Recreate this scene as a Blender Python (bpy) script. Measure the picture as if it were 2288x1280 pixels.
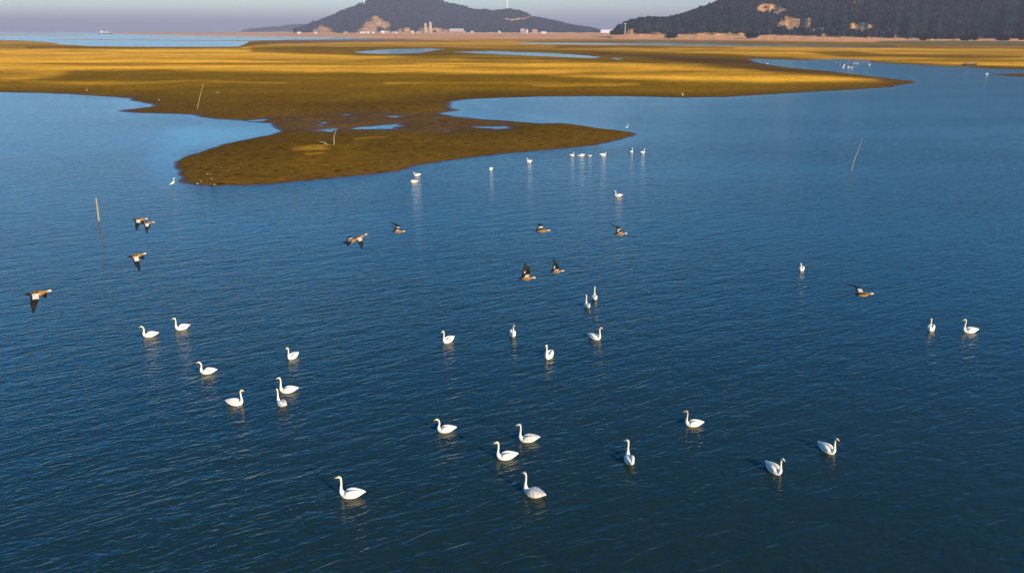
import bpy, bmesh, math, random
import numpy as np
from mathutils import Vector, Matrix
from mathutils.kdtree import KDTree

R = math.radians
SC = bpy.context.scene
for o in list(bpy.data.objects):
    bpy.data.objects.remove(o)
COL = SC.collection

# ------------------------------------------------------------------ camera
F = 1795.0                      # focal length in photo pixels (photo 2288 x 1280)
HC = 14.0                       # drone height above the water
PITCH = math.atan(570.0 / F)    # horizon at row 70
cd = bpy.data.cameras.new('camera')
cam = bpy.data.objects.new('camera', cd)
COL.objects.link(cam)
cam.location = (0, 0, HC)
cam.rotation_euler = (math.pi / 2 - PITCH, 0, 0)
cd.sensor_width = 36
cd.lens = F / 2288 * 36
cd.clip_start = 0.5
cd.clip_end = 90000
SC.camera = cam
SC.render.resolution_x = 1024
SC.render.resolution_y = 572

# ------------------------------------------------------------------ sky, sun, exposure
SUN_EL = R(17)
SUN_AZ = R(140)                 # clockwise from the view direction: behind the camera, to its right
w = bpy.data.worlds.new('World')
SC.world = w
w.use_nodes = True
nt = w.node_tree
bg = nt.nodes['Background']
sky = nt.nodes.new('ShaderNodeTexSky')
sky.sky_type = 'NISHITA'
sky.sun_disc = False
sky.sun_elevation = SUN_EL
sky.sun_rotation = SUN_AZ
sky.air_density = 1.0
sky.dust_density = 0.3
sky.ozone_density = 4.0
hs = nt.nodes.new('ShaderNodeHueSaturation'); hs.inputs['Saturation'].default_value = 1.65
vm = nt.nodes.new('ShaderNodeVectorMath'); vm.operation = 'MULTIPLY'; vm.inputs[1].default_value = (1.0, .97, 1.05)
nt.links.new(sky.outputs[0], hs.inputs['Color']); nt.links.new(hs.outputs[0], vm.inputs[0]); nt.links.new(vm.outputs[0], bg.inputs[0])
bg.inputs[1].default_value = 0.135
sl = bpy.data.lights.new('sun', 'SUN')
sl.energy = 5.0
sl.angle = R(0.5)
sl.color = (1.0, 0.83, 0.60)
sun = bpy.data.objects.new('sun', sl)
COL.objects.link(sun)
sd = Vector((math.sin(SUN_AZ) * math.cos(SUN_EL), math.cos(SUN_AZ) * math.cos(SUN_EL), math.sin(SUN_EL)))
sun.rotation_euler = sd.to_track_quat('Z', 'Y').to_euler()
sun.location = (60, -60, 60)
SC.view_settings.view_transform = 'Standard'
SC.view_settings.look = 'None'
SC.view_settings.gamma = 1
SC.view_settings.exposure = 0.85
SC.view_settings.use_curve_mapping = False
SC.cycles.volume_bounces = 0

# ------------------------------------------------------------------ photo pixel -> world point
CP, SP = math.cos(PITCH), math.sin(PITCH)
def ray(px, py):
    u, v = px - 1144.0, 640.0 - py
    return (u, F * CP + v * SP, -F * SP + v * CP)
def G(px, py, z=0.0):
    x, y, d = ray(px, py)
    t = (z - HC) / d
    return Vector((x * t, y * t, z))
def AT(px, py, depth):
    """point on the pixel's ray at a distance along the view axis"""
    x, y, z = ray(px, py)
    t = depth / F
    return Vector((x * t, y * t, HC + z * t))
KX = 1883.3                      # pixels per unit x/y near the horizon
KZ = 1976.0
def FAR(px, y, z=0.0):
    return Vector(((px - 1144.0) / KX * y, y, z))
def proj(x, y, z):
    zz = z - HC
    dep = y * CP - zz * SP
    up = y * SP + zz * CP
    return 1144 + F * x / dep, 640 - F * up / dep

# ------------------------------------------------------------------ numpy noise
def _h(ix, iy, s):
    n = (ix.astype(np.int64) * 374761393 + iy.astype(np.int64) * 668265263 + s * 974634777) & 0xffffffff
    n = ((n ^ (n >> 13)) * 1274126177) & 0xffffffff
    n = n ^ (n >> 16)
    return (n & 0xffff) / 65535.0
def vnoise(x, y, s=0):
    x = np.asarray(x, float); y = np.asarray(y, float)
    ix, iy = np.floor(x), np.floor(y)
    fx, fy = x - ix, y - iy
    fx = fx * fx * (3 - 2 * fx); fy = fy * fy * (3 - 2 * fy)
    a, b = _h(ix, iy, s), _h(ix + 1, iy, s)
    c, d = _h(ix, iy + 1, s), _h(ix + 1, iy + 1, s)
    return (a + (b - a) * fx) * (1 - fy) + (c + (d - c) * fx) * fy
def fbm(x, y, o=4, s=0):
    r, a, t = 0, 1.0, 0
    for k in range(o):
        r = r + a * vnoise(x * 2 ** k + 17.3 * k, y * 2 ** k - 9.1 * k, s + k); t += a; a *= 0.5
    return r / t
def sst(a, b, x):
    t = np.clip((x - a) / (b - a), 0, 1)
    return t * t * (3 - 2 * t)
def sdist(P, poly):
    """signed distance, positive inside; P (n,2)"""
    n = len(P)
    best = np.full(n, 1e18); ins = np.zeros(n, bool)
    m = len(poly)
    px, py = P[:, 0], P[:, 1]
    for i in range(m):
        ax, ay = poly[i]; bx, by = poly[(i + 1) % m]
        dx, dy = bx - ax, by - ay
        L = dx * dx + dy * dy + 1e-12
        t = np.clip(((px - ax) * dx + (py - ay) * dy) / L, 0, 1)
        ex, ey = px - ax - t * dx, py - ay - t * dy
        np.minimum(best, ex * ex + ey * ey, out=best)
        c = ((ay > py) != (by > py))
        if c.any():
            xi = ax + (py - ay) * dx / (dy if abs(dy) > 1e-12 else 1e-12)
            ins ^= c & (px < xi)
    return np.where(ins, 1, -1) * np.sqrt(best)
def lerp(u, pts):
    return np.interp(u, [p[0] for p in pts], [p[1] for p in pts])

# ------------------------------------------------------------------ materials
def mat(name, color=(.5, .5, .5), rough=.6, spec=.5, noise=None, attr=None, metal=0):
    m = bpy.data.materials.new(name); m.use_nodes = True
    t = m.node_tree; b = t.nodes['Principled BSDF']
    b.inputs['Roughness'].default_value = rough
    b.inputs['Specular IOR Level'].default_value = spec
    b.inputs['Metallic'].default_value = metal
    src = None
    if attr:
        a = t.nodes.new('ShaderNodeAttribute'); a.attribute_name = attr; src = a.outputs['Color']
    else:
        b.inputs['Base Color'].default_value = (*color, 1)
    if noise:
        sc, lo, hi = noise
        tc = t.nodes.new('ShaderNodeTexCoord'); n = t.nodes.new('ShaderNodeTexNoise')
        n.inputs['Scale'].default_value = sc; n.inputs['Detail'].default_value = 5
        t.links.new(tc.outputs['Object'], n.inputs['Vector'])
        mr = t.nodes.new('ShaderNodeMapRange')
        mr.inputs[1].default_value = .3; mr.inputs[2].default_value = .7
        mr.inputs[3].default_value = lo; mr.inputs[4].default_value = hi
        t.links.new(n.outputs['Fac'], mr.inputs[0])
        mx = t.nodes.new('ShaderNodeVectorMath'); mx.operation = 'SCALE'
        if src is None:
            rgb = t.nodes.new('ShaderNodeRGB'); rgb.outputs[0].default_value = (*color, 1); src = rgb.outputs[0]
        t.links.new(src, mx.inputs[0]); t.links.new(mr.outputs[0], mx.inputs['Scale'])
        src = mx.outputs[0]
    if src is not None:
        t.links.new(src, b.inputs['Base Color'])
    return m

def mesh_obj(name, verts, faces, m=None, parent=None, smooth=False, colors=None, loc=None):
    me = bpy.data.meshes.new(name)
    verts = np.asarray(verts, dtype=np.float32).reshape(-1, 3)
    if isinstance(faces, np.ndarray):
        k = faces.shape[1]; nf = len(faces)
        me.vertices.add(len(verts)); me.vertices.foreach_set('co', verts.ravel())
        me.loops.add(nf * k); me.loops.foreach_set('vertex_index', faces.ravel().astype(np.int32))
        me.polygons.add(nf)
        me.polygons.foreach_set('loop_start', np.arange(0, nf * k, k, dtype=np.int32))
        me.update(calc_edges=True)
    else:
        me.from_pydata([tuple(map(float, v)) for v in verts], [], faces)
    if colors is not None:
        ca = me.color_attributes.new('col', 'FLOAT_COLOR', 'POINT')
        cc = np.ones((len(verts), 4), np.float32); cc[:, :3] = colors
        ca.data.foreach_set('color', cc.ravel())
    if smooth:
        me.polygons.foreach_set('use_smooth', np.ones(len(me.polygons), bool))
    if m: me.materials.append(m)
    o = bpy.data.objects.new(name, me); COL.objects.link(o)
    if parent: o.parent = parent
    if loc is not None: o.location = loc
    return o
def empty(name, loc, rz=0):
    o = bpy.data.objects.new(name, None); o.location = loc; o.rotation_euler = (0, 0, rz)
    o.empty_display_size = .2
    COL.objects.link(o); return o
def tag(o, label=None, cat=None, group=None, kind=None):
    if label: o['label'] = label
    if cat: o['category'] = cat
    if group: o['group'] = group
    if kind: o['kind'] = kind
    return o
def dup(root, loc, rz, label, group=None, scale=1):
    r = root.copy(); COL.objects.link(r); r.location = loc; r.rotation_euler = (0, 0, rz)
    r.scale = (scale,) * 3
    r['label'] = label
    if group: r['group'] = group
    for ch in list(root.children):
        c = ch.copy(); COL.objects.link(c); c.parent = r
        for g in list(ch.children):
            d = g.copy(); COL.objects.link(d); d.parent = c
    return r
def grid_faces(nr, nc):
    i = np.arange(nr - 1)[:, None] * nc + np.arange(nc - 1)[None, :]
    return np.stack([i, i + 1, i + nc + 1, i + nc], -1).reshape(-1, 4)

# ------------------------------------------------------------------ shorelines (traced, then laid out on the ground)
MAIN = [(-900,190),(-400,197),(0,207),(100,209),(200,214),(296,221),(288,224),(330,233),(340,238),(300,243),(260,248),(272,251),(330,254),(400,256),(430,257),(445,263),(480,267),(540,270),(560,274),(600,276),(608,284),(622,295),(605,301),(560,309),(500,322),(455,338),(410,350),(392,360),(388,370),(393,385),(396,398),(403,409),(420,415),(470,418),(540,416),(600,413),(700,404),(800,394),(900,384),(925,374),(960,366),(1050,354),(1150,343),(1250,334),(1330,326),(1390,313),(1415,306),(1426,300),(1415,296),(1380,291),(1330,285),(1290,279),(1250,275),(1210,276),(1150,271),(1080,266),(1020,261),(985,254),(1000,251),(1032,247),(1015,243),(1008,237),(1012,228),(1040,223),(1100,220),(1200,217),(1300,216),(1400,216),(1520,219),(1620,218),(1740,211),(1800,207),(1900,202),(2000,195),(2006,192),(2050,186),(2040,181),(2010,178),(1950,171),(1900,165),(1850,159),(1800,155),(1750,150),(1700,142),(1672,134),(1690,132),(1720,133),(1760,134),(1800,136),(1830,134),(1880,133),(1940,135),(1945,139),(1980,142),(2060,146),(2150,151),(2200,154),(2288,156),(2700,158),(3300,160),(3300,73),(2000,72),(-900,72)]
LANDS = [[(2203,167),(2250,165),(2300,164.5),(2700,163),(3200,163),(3200,178),(2700,177),(2288,173),(2240,170)],
         [(1863,141.5),(1880,140.6),(1888,141.6),(1875,143)]]
W1 = [(-900,70.9),(250,71.3),(262,76.5),(400,79),(560,81.5),(760,84),(860,86.5),(850,88.5),(640,89.5),(600,91),(556,93),(548,98.5),(530,105),(370,105.5),(200,103.5),(135,99.5),(110,95),(60,91.5),(0,90),(-900,86)]
BARS = [[(-900,77.4),(0,78),(185,79.6),(196,80.8),(0,80),(-900,79)],
        [(120,89),(300,89.6),(560,90.8),(700,90),(560,92),(300,90.7),(120,90)],
        [(330,82.3),(600,84.2),(800,86.6),(600,85.4),(340,83.2)]]
POOLS = [[(788,117),(830,113),(872,110.5),(960,109),(1000,110.5),(968,114),(940,119),(860,121.5),(810,120)],
         [(1008,117),(1100,114.5),(1200,118),(1280,122),(1345,128),(1330,131),(1240,127.5),(1150,124),(1060,119.5)],
         [(1352,128),(1395,132),(1380,134)],
         [(703,281),(722,273),(735,275),(732,281),(712,283.5)],
         [(703,291),(745,287),(768,288),(763,296),(745,298),(718,296)],
         [(766,291),(800,284),(830,282),(862,280),(888,277),(896,284),(893,291),(830,290),(790,291)],
         [(980,292),(1017,292),(1012,297.5),(982,297.5)],
         [(1048,283),(1135,281.5),(1140,287),(1110,290),(1060,287)],
         [(757,256.5),(785,256),(787,259),(765,260)],[(780,265.5),(797,265),(797,268),(783,268)],[(864,260),(892,259),(890,262.5),(866,262.5)],
         [(545,269.5),(590,266.5),(610,267),(590,271),(550,273.5)],
         [(1150,95.4),(1400,97.2),(1700,100),(2010,104),(2010,106.6),(1700,104.2),(1400,101),(1180,98.6)],
         [(1000,88),(1180,92),(1100,90.5)],
         [(1420,94),(1650,94.8),(1650,96),(1420,95.4)]]
def W2(poly):
    out = []
    n = len(poly)
    for i in range(n):
        a, b = poly[i], poly[(i + 1) % n]
        k = max(1, int(abs(a[0] - b[0]) // 150))
        for j in range(k):
            t = j / k
            g = G(a[0] + (b[0] - a[0]) * t, a[1] + (b[1] - a[1]) * t)
            out.append((g.x, g.y))
    return out
def shore(P):
    s = sdist(P, W2(MAIN))
    s = np.minimum(s, -sdist(P, W2(W1)))
    for q in LANDS + BARS:
        s = np.maximum(s, sdist(P, W2(q)))
    pn_ = (fbm(P[:, 0] * .16, P[:, 1] * .45, 3, 51) - .5) * 3.4 - .9
    for q in POOLS:
        s = np.minimum(s, -(sdist(P, W2(q)) + pn_ * np.minimum(1, np.abs(P[:, 1]) / 110)))
    return s

def pxm(px, py, poly, soft=1.0, ky=6.0):
    """soft mask of an area traced in the photo, evaluated for ground points"""
    q = [(a, b * ky) for a, b in poly]
    return sst(-soft, soft, sdist(np.stack([px, py * ky], 1), q) / ky)

# ------------------------------------------------------------------ tidal flat
def rows_y(lo, hi, step):
    return np.arange(lo, hi, step)
pys = np.concatenate([rows_y(71.6, 80, .25), rows_y(80, 110, .4), rows_y(110, 175, .7), rows_y(175, 440, 1.0)])[::-1]
Ys = np.array([G(1144, p).y for p in pys])
Cs = np.linspace(-0.95, 0.95, 1150)
YY, CC = np.meshgrid(Ys, Cs, indexing='ij')
XX = CC * (YY + 12)
P = np.stack([XX.ravel(), YY.ravel()], 1)
SDF = shore(P)
pr = proj(P[:, 0], P[:, 1], 0.0)
PX, PY = pr
near = np.clip(60.0 / P[:, 1], 0.02, 1)
wob = (fbm(P[:, 0] * .25, P[:, 1] * .25, 3, 3) - .5) * 1.6 + (fbm(P[:, 0] * .05, P[:, 1] * .05, 3, 5) - .5) * 3.0 * sst(120, 300, P[:, 1])
s2 = SDF + wob * .55 + (fbm(P[:, 0] * 1.1, P[:, 1] * 1.1, 3, 55) - .5) * .9
SLP = .035 + .05 * sst(150, 70, P[:, 1])
Z = np.where(s2 > 0, .42 * np.tanh(s2 * SLP / .42), .6 * np.tanh(s2 * .06 / .6))
Z += np.where(s2 > 2, (fbm(P[:, 0] * .6, P[:, 1] * .6, 3, 9) - .5) * .05, 0) * sst(2, 8, s2)
# low sandy rise towards the foot of both hills
BANK_R = [(-900, 1e9), (1300, 1e9), (1330, 1750), (1400, 1560), (1700, 1430), (2000, 1260), (2288, 1150), (3300, 1000)]
Z = np.maximum(Z, np.where((PX > 1320), sst(0, 1, (P[:, 1] - lerp(PX, BANK_R)) / 300.0) * .9, 0) + np.where(PX > 1320, 0, 0)) if False else Z

MUD = np.array((.130, .066, .009)); OLIVE = np.array((.255, .126, .006)); GOLD = np.array((.76, .345, .026))
SAND = np.array((.74, .33, .12)); WETM = np.array((.075, .042, .028)); GREEN = np.array((.13, .12, .045)); BROWN = np.array((.10, .048, .016))
n1 = fbm(P[:, 0] * .02, P[:, 1] * .012, 4, 21)
n2 = fbm(P[:, 0] * .004, P[:, 1] * .0035, 4, 31)
n3 = fbm(P[:, 0] * .15, P[:, 1] * .08, 3, 41)
col = np.tile(OLIVE, (len(P), 1))
def blend(c, wgt):
    global col
    wgt = np.clip(wgt, 0, 1)[:, None]
    col = col * (1 - wgt) + c * wgt
# mud on the near spit and along the shores
blend(MUD, pxm(PX, PY, [(-900,196),(0,203),(180,204),(330,222),(520,232),(700,238),(850,222),(980,212),(1300,212),(1700,208),(2100,180),(1960,168),(1700,138),(1560,134),(1340,128),(1500,150),(1650,166),(1780,180),(1600,196),(1200,205),(900,205),(700,226),(500,300),(700,440),(300,440),(-900,300)], 4) * .0)
blend(MUD, sst(190, 245, PY + (n1 - .5) * 70 - (PX - 700) * .006) * .95)
blend(MUD, sst(.70, 1.0, 1 - SDF / (6 + P[:, 1] * .035)) * (PY > 108) * .85)
mudband = [(1180,108),(1345,124),(1480,136),(1640,152),(1760,170),(2060,190),(2060,178),(1880,160),(1700,130),(1560,128),(1340,118)]
blend(BROWN, pxm(PX, PY + (n1 - .5) * 8, mudband, 4) * .9)
G1 = [(-900,108),(0,109),(150,112),(500,112),(760,116),(800,126),(1000,134),(1250,140),(1400,145),(1560,150),(1620,156),(1760,166),(1960,177),(1960,184),(1700,186),(1400,178),(1200,170),(950,166),(700,164),(500,160),(300,157),(150,160),(120,172),(0,182),(-900,186)]
gm = pxm(PX, PY + (n1 - .5) * 13 + (n3 - .5) * 4, G1, 5)
blend(GOLD * 1.12, gm * (.90 + .25 * n3))
G2 = [(860,187),(1200,186),(1425,190),(1425,195),(1200,199),(1180,192),(860,191)]
blend(GOLD, pxm(PX, PY + (n3 - .5) * 3, G2, 1.6) * .65)
G2b = [(40,184),(300,186),(420,182),(640,188),(640,190),(420,187),(250,194),(60,190)]
blend(GOLD, pxm(PX, PY + (n3 - .5) * 3, G2b, 1.6) * .4)
G3 = [(-900,88),(60,92),(130,100),(540,106),(620,98),(820,92),(1150,93),(1300,98),(1700,104),(2000,108),(2288,111),(3300,118),(3300,156),(2288,152),(2100,146),(1950,138),(1700,128),(1640,122),(1400,116),(1240,112),(1000,108),(700,106),(560,109),(140,106),(-900,106)]
blend(GOLD * .92, pxm(PX, PY + (n2 - .5) * 7 + (n1 - .5) * 3, G3, 1.6) * (.55 + .6 * n1))
DK = [[(560,108),(800,106),(1200,112),(1330,116),(1330,122),(1000,123),(1000,129),(760,125),(560,118)],
      [(1790,118),(1900,117),(1990,124),(2288,126),(2288,132),(2150,134),(1960,130),(1880,129)],
      [(60,104),(540,107),(540,111),(60,110)], [(1240,103),(1640,107),(1640,110),(1240,108)]]
for q in DK:
    blend(OLIVE * .72, pxm(PX, PY + (n1 - .5) * 5, q, 2.0) * .85)
# thin dark streaks inside the golden fields
blend(OLIVE * .9, sst(.56, .70, fbm(P[:, 0] * .010, P[:, 1] * .022, 4, 61)) * .6 * (PY < 200) * (PY > 84))
# far sand and mud flats
blend(SAND, sst(94, 88, PY + (n2 - .5) * 6 - np.clip(PX - 1500, 0, 2000) * .008))
blend(WETM * 2.6, pxm(PX, PY, [(535,97),(640,89),(900,88),(1000,92),(760,96)], 1.2) * .8)
blend(GREEN, pxm(PX, PY + (n1 - .5) * 3, [(1960,93),(2080,91),(2288,91),(3300,92),(3300,108),(2288,103),(2100,100),(1960,97)], 1.6) * .9)
blend(GREEN * 1.6, pxm(PX, PY, [(1100,79),(1180,79),(1180,80.6),(1100,80.6)], .8) * .5)
blend(SAND * .55, pxm(PX, PY + (n1 - .5) * 2, [(2000,103),(2288,105),(3300,106),(3300,110),(2288,109),(2000,106)], 1.2) * .7)
# golden patches on the near spit
blend(GOLD * .8, pxm(PX + (n3 - .5) * 20, PY + (n3 - .5) * 6, [(650,337),(690,330),(735,331),(728,342),(690,344),(655,343)], 2.5) * .75)
blend(GOLD * .8, pxm(PX + (n3 - .5) * 20, PY + (n3 - .5) * 6, [(680,351),(722,348),(718,353),(690,355)], 1.5) * .6)
blend(GOLD * .6, pxm(PX, PY + (n3 - .5) * 3, [(790,314),(860,310),(862,314),(795,318)], 1.3) * .5)
blend(OLIVE, (PY > 262) * sst(.48, .66, n3) * .5 * (SDF > 2.5))
blend(BROWN, (PX > 2100) * sst(160, 162, PY) * sst(184, 182, PY))
blend(MUD, sst(14 + P[:, 1] * .03, 2, SDF) * (PY > 150) * .9)
stk = fbm(P[:, 0] * .006, P[:, 1] * .028, 4, 91)
col = col * (1 + (stk - .5) * .9 * sst(120, 300, P[:, 1]) )[:, None]
# wet margin
blend(WETM, sst(.085, .02, Z + (n3 - .5) * .03) * sst(108, 125, PY) * .85)
blend(WETM * 1.4, pxm(PX, PY + (n3 - .5) * 10, [(600,262),(760,250),(1000,258),(1180,276),(1140,298),(960,302),(760,302),(640,296)], 5) * sst(.25, .55, n3 + .15) * .45)
wetv = sst(.07, .0, Z)

def ground_material():
    m = bpy.data.materials.new('tidal_flat'); m.use_nodes = True
    t = m.node_tree; L = t.links; b = t.nodes['Principled BSDF']
    a = t.nodes.new('ShaderNodeAttribute'); a.attribute_name = 'col'
    geo = t.nodes.new('ShaderNodeNewGeometry')
    sep = t.nodes.new('ShaderNodeSeparateXYZ'); L.new(geo.outputs['Position'], sep.inputs[0])
    def noise(sc, det=5, rough=.6):
        n = t.nodes.new('ShaderNodeTexNoise'); n.inputs['Scale'].default_value = sc
        n.inputs['Detail'].default_value = det; n.inputs['Roughness'].default_value = rough
        L.new(geo.outputs['Position'], n.inputs['Vector']); return n
    def mr(src, a0, a1, b0, b1):
        r = t.nodes.new('ShaderNodeMapRange')
        for i, v in enumerate((a0, a1, b0, b1)): r.inputs[i + 1].default_value = v
        L.new(src, r.inputs[0]); return r.outputs[0]
    def mul(x, y):
        q = t.nodes.new('ShaderNodeMath'); q.operation = 'MULTIPLY'; L.new(x, q.inputs[0]); L.new(y, q.inputs[1]); return q.outputs[0]
    f1 = mr(noise(.9).outputs['Fac'], .3, .7, .70, 1.32)
    f2 = mr(noise(4.5).outputs['Fac'], .3, .7, .72, 1.30)
    f3 = mr(noise(.045, 6).outputs['Fac'], .3, .7, .78, 1.2)
    v = t.nodes.new('ShaderNodeTexVoronoi'); v.inputs['Scale'].default_value = .42
    L.new(geo.outputs['Position'], v.inputs['Vector'])
    dots = mr(v.outputs['Distance'], .10, .24, .45, 1.0)
    f = mul(mul(f1, f2), mul(f3, dots))
    sc = t.nodes.new('ShaderNodeVectorMath'); sc.operation = 'SCALE'
    L.new(a.outputs['Color'], sc.inputs[0]); L.new(f, sc.inputs['Scale'])
    L.new(sc.outputs[0], b.inputs['Base Color'])
    L.new(mr(sep.outputs['Z'], .0, .05, .3, .9), b.inputs['Roughness'])
    L.new(mr(sep.outputs['Z'], .0, .05, .25, .0), b.inputs['Specular IOR Level'])
    bp = t.nodes.new('ShaderNodeBump'); bp.inputs['Strength'].default_value = .5; bp.inputs['Distance'].default_value = .06
    L.new(noise(3.0, 6, .7).outputs['Fac'], bp.inputs['Height']); L.new(bp.outputs[0], b.inputs['Normal'])
    return m
nr, nc = YY.shape
tag(mesh_obj('tidal_flat', np.stack([P[:, 0], P[:, 1], Z], 1), grid_faces(nr, nc), ground_material(), smooth=True, colors=col), kind='structure')

# ------------------------------------------------------------------ water
wp = np.concatenate([[70.75, 70.9, 71.1, 71.4, 71.8], rows_y(72.2, 110, 1.2), rows_y(110, 440, 3), rows_y(440, 1240, 20), [1400, 1700, 2300]])[::-1]
Yw = np.array([G(1144, p).y for p in wp]); Cw = np.linspace(-1.5, 1.5, 560)
YW, CW = np.meshgrid(Yw, Cw, indexing='ij')
XW = CW * (YW + 22)
PW = np.stack([XW.ravel(), YW.ravel()], 1)
sw = shore(PW); wx, wy = proj(PW[:, 0], PW[:, 1], 0.0)
calm = np.zeros(len(PW))
def cm(poly, soft, k, wob_=20):
    global calm
    nn = fbm(PW[:, 0] * .08, PW[:, 1] * .08, 3, 77)
    calm = np.maximum(calm, k * pxm(wx + (nn - .5) * wob_ * 3, wy + (nn - .5) * wob_, poly, soft, 2))
cm([(380,285),(460,272),(630,276),(640,296),(500,330),(430,352),(405,400),(345,415),(330,380),(360,330)], 26, 1.0)
cm([(250,216),(345,228),(345,242),(255,246)], 8, .8, 8)
cm([(1000,225),(1060,222),(1180,268),(1380,290),(1280,262),(1100,246)], 8, .75, 8)
calm = np.maximum(calm, .75 * sst(5, .3, np.abs(sw)) * (wy < 330))
calm = np.maximum(calm, sst(15, 2, -sw) * .35 * (wy < 300))
for q in POOLS[:12]:
    calm = np.maximum(calm, sst(-3, 0, sdist(PW, W2(q))))
calm = calm * .6
wcol = np.stack([calm, calm, calm], 1)
def water_material():
    m = bpy.data.materials.new('water'); m.use_nodes = True
    t = m.node_tree; L = t.links; b = t.nodes['Principled BSDF']
    geo = t.nodes.new('ShaderNodeNewGeometry')
    a = t.nodes.new('ShaderNodeAttribute'); a.attribute_name = 'col'
    def math_(op, x, y=None):
        q = t.nodes.new('ShaderNodeMath'); q.operation = op
        for i, v in enumerate((x, y)):
            if v is None: continue
            if isinstance(v, (int, float)): q.inputs[i].default_value = v
            else: L.new(v, q.inputs[i])
        return q.outputs[0]
    def noise(sx, sy, rot, det=2, rough=.5, dist=0.0):
        mp = t.nodes.new('ShaderNodeMapping'); mp.vector_type = 'POINT'
        mp.inputs['Rotation'].default_value = (0, 0, R(rot)); mp.inputs['Scale'].default_value = (sx, sy, 1)
        vr = t.nodes.new('ShaderNodeVectorRotate'); vr.rotation_type = 'Z_AXIS'; vr.inputs['Angle'].default_value = R(rot)
        L.new(geo.outputs['Position'], vr.inputs['Vector'])
        mp.inputs['Rotation'].default_value = (0, 0, 0)
        L.new(vr.outputs[0], mp.inputs['Vector'])
        n = t.nodes.new('ShaderNodeTexNoise'); n.noise_dimensions = '2D'
        n.inputs['Scale'].default_value = 1; n.inputs['Detail'].default_value = det
        n.inputs['Roughness'].default_value = rough; n.inputs['Distortion'].default_value = dist
        L.new(mp.outputs[0], n.inputs['Vector']); return n.outputs['Fac']
    def ridge(f):
        return math_('SUBTRACT', 1.0, math_('POWER', math_('ABSOLUTE', math_('SUBTRACT', math_('MULTIPLY', f, 2.0), 1.0)), 1.3))
    h = math_('MULTIPLY', ridge(noise(.75, 2.1, -30, 2, .5, .5)), .16)
    h = math_('ADD', h, math_('MULTIPLY', noise(1.1, 3.3, -30, 3, .6, .3), .12))
    h = math_('ADD', h, math_('MULTIPLY', noise(2.4, 7.0, -14, 2, .5, .2), .06))
    h = math_('ADD', h, math_('MULTIPLY', noise(.35, 1.0, -28, 2, .5), .20))
    h = math_('ADD', h, math_('MULTIPLY', noise(5.0, 7.5, 12, 2), .036))
    amp = math_('MULTIPLY', math_('SUBTRACT', 1.0, math_('MULTIPLY', a.outputs['Fac'], .88)), 1.0)
    patch = t.nodes.new('ShaderNodeMapRange')
    for i, v in enumerate((.3, .7, .8, 1.2)): patch.inputs[i + 1].default_value = v
    L.new(noise(.018, .06, -6, 4), patch.inputs[0])
    amp = math_('MULTIPLY', amp, patch.outputs[0])
    h = math_('MULTIPLY', h, amp)
    bp = t.nodes.new('ShaderNodeBump'); bp.inputs['Strength'].default_value = 1.0; bp.inputs['Distance'].default_value = WAVE
    L.new(h, bp.inputs['Height']); L.new(bp.outputs[0], b.inputs['Normal'])
    b.inputs['Base Color'].default_value = (*WBASE, 1)
    rg = t.nodes.new('ShaderNodeMapRange')
    for i, v in enumerate((0, 1, .11, .05)): rg.inputs[i + 1].default_value = v
    L.new(a.outputs['Fac'], rg.inputs[0]); L.new(rg.outputs[0], b.inputs['Roughness'])
    b.inputs['IOR'].default_value = 1.333
    return m
WAVE = 0.25
WBASE = (.009, .020, .012)
tag(mesh_obj('water', np.stack([PW[:, 0], PW[:, 1], np.zeros(len(PW))], 1), grid_faces(*YW.shape), water_material(), smooth=True, colors=wcol), kind='structure')

# ------------------------------------------------------------------ hills
def hill_material(name, canopy):
    m = mat(name, attr='col', rough=.9, spec=.0, noise=(canopy, .55, 1.45))
    return m
FOREST = np.array((.005, .012, .012)); PURP = np.array((.025, .018, .018)); ROCK = np.array((.66, .32, .10))

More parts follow.
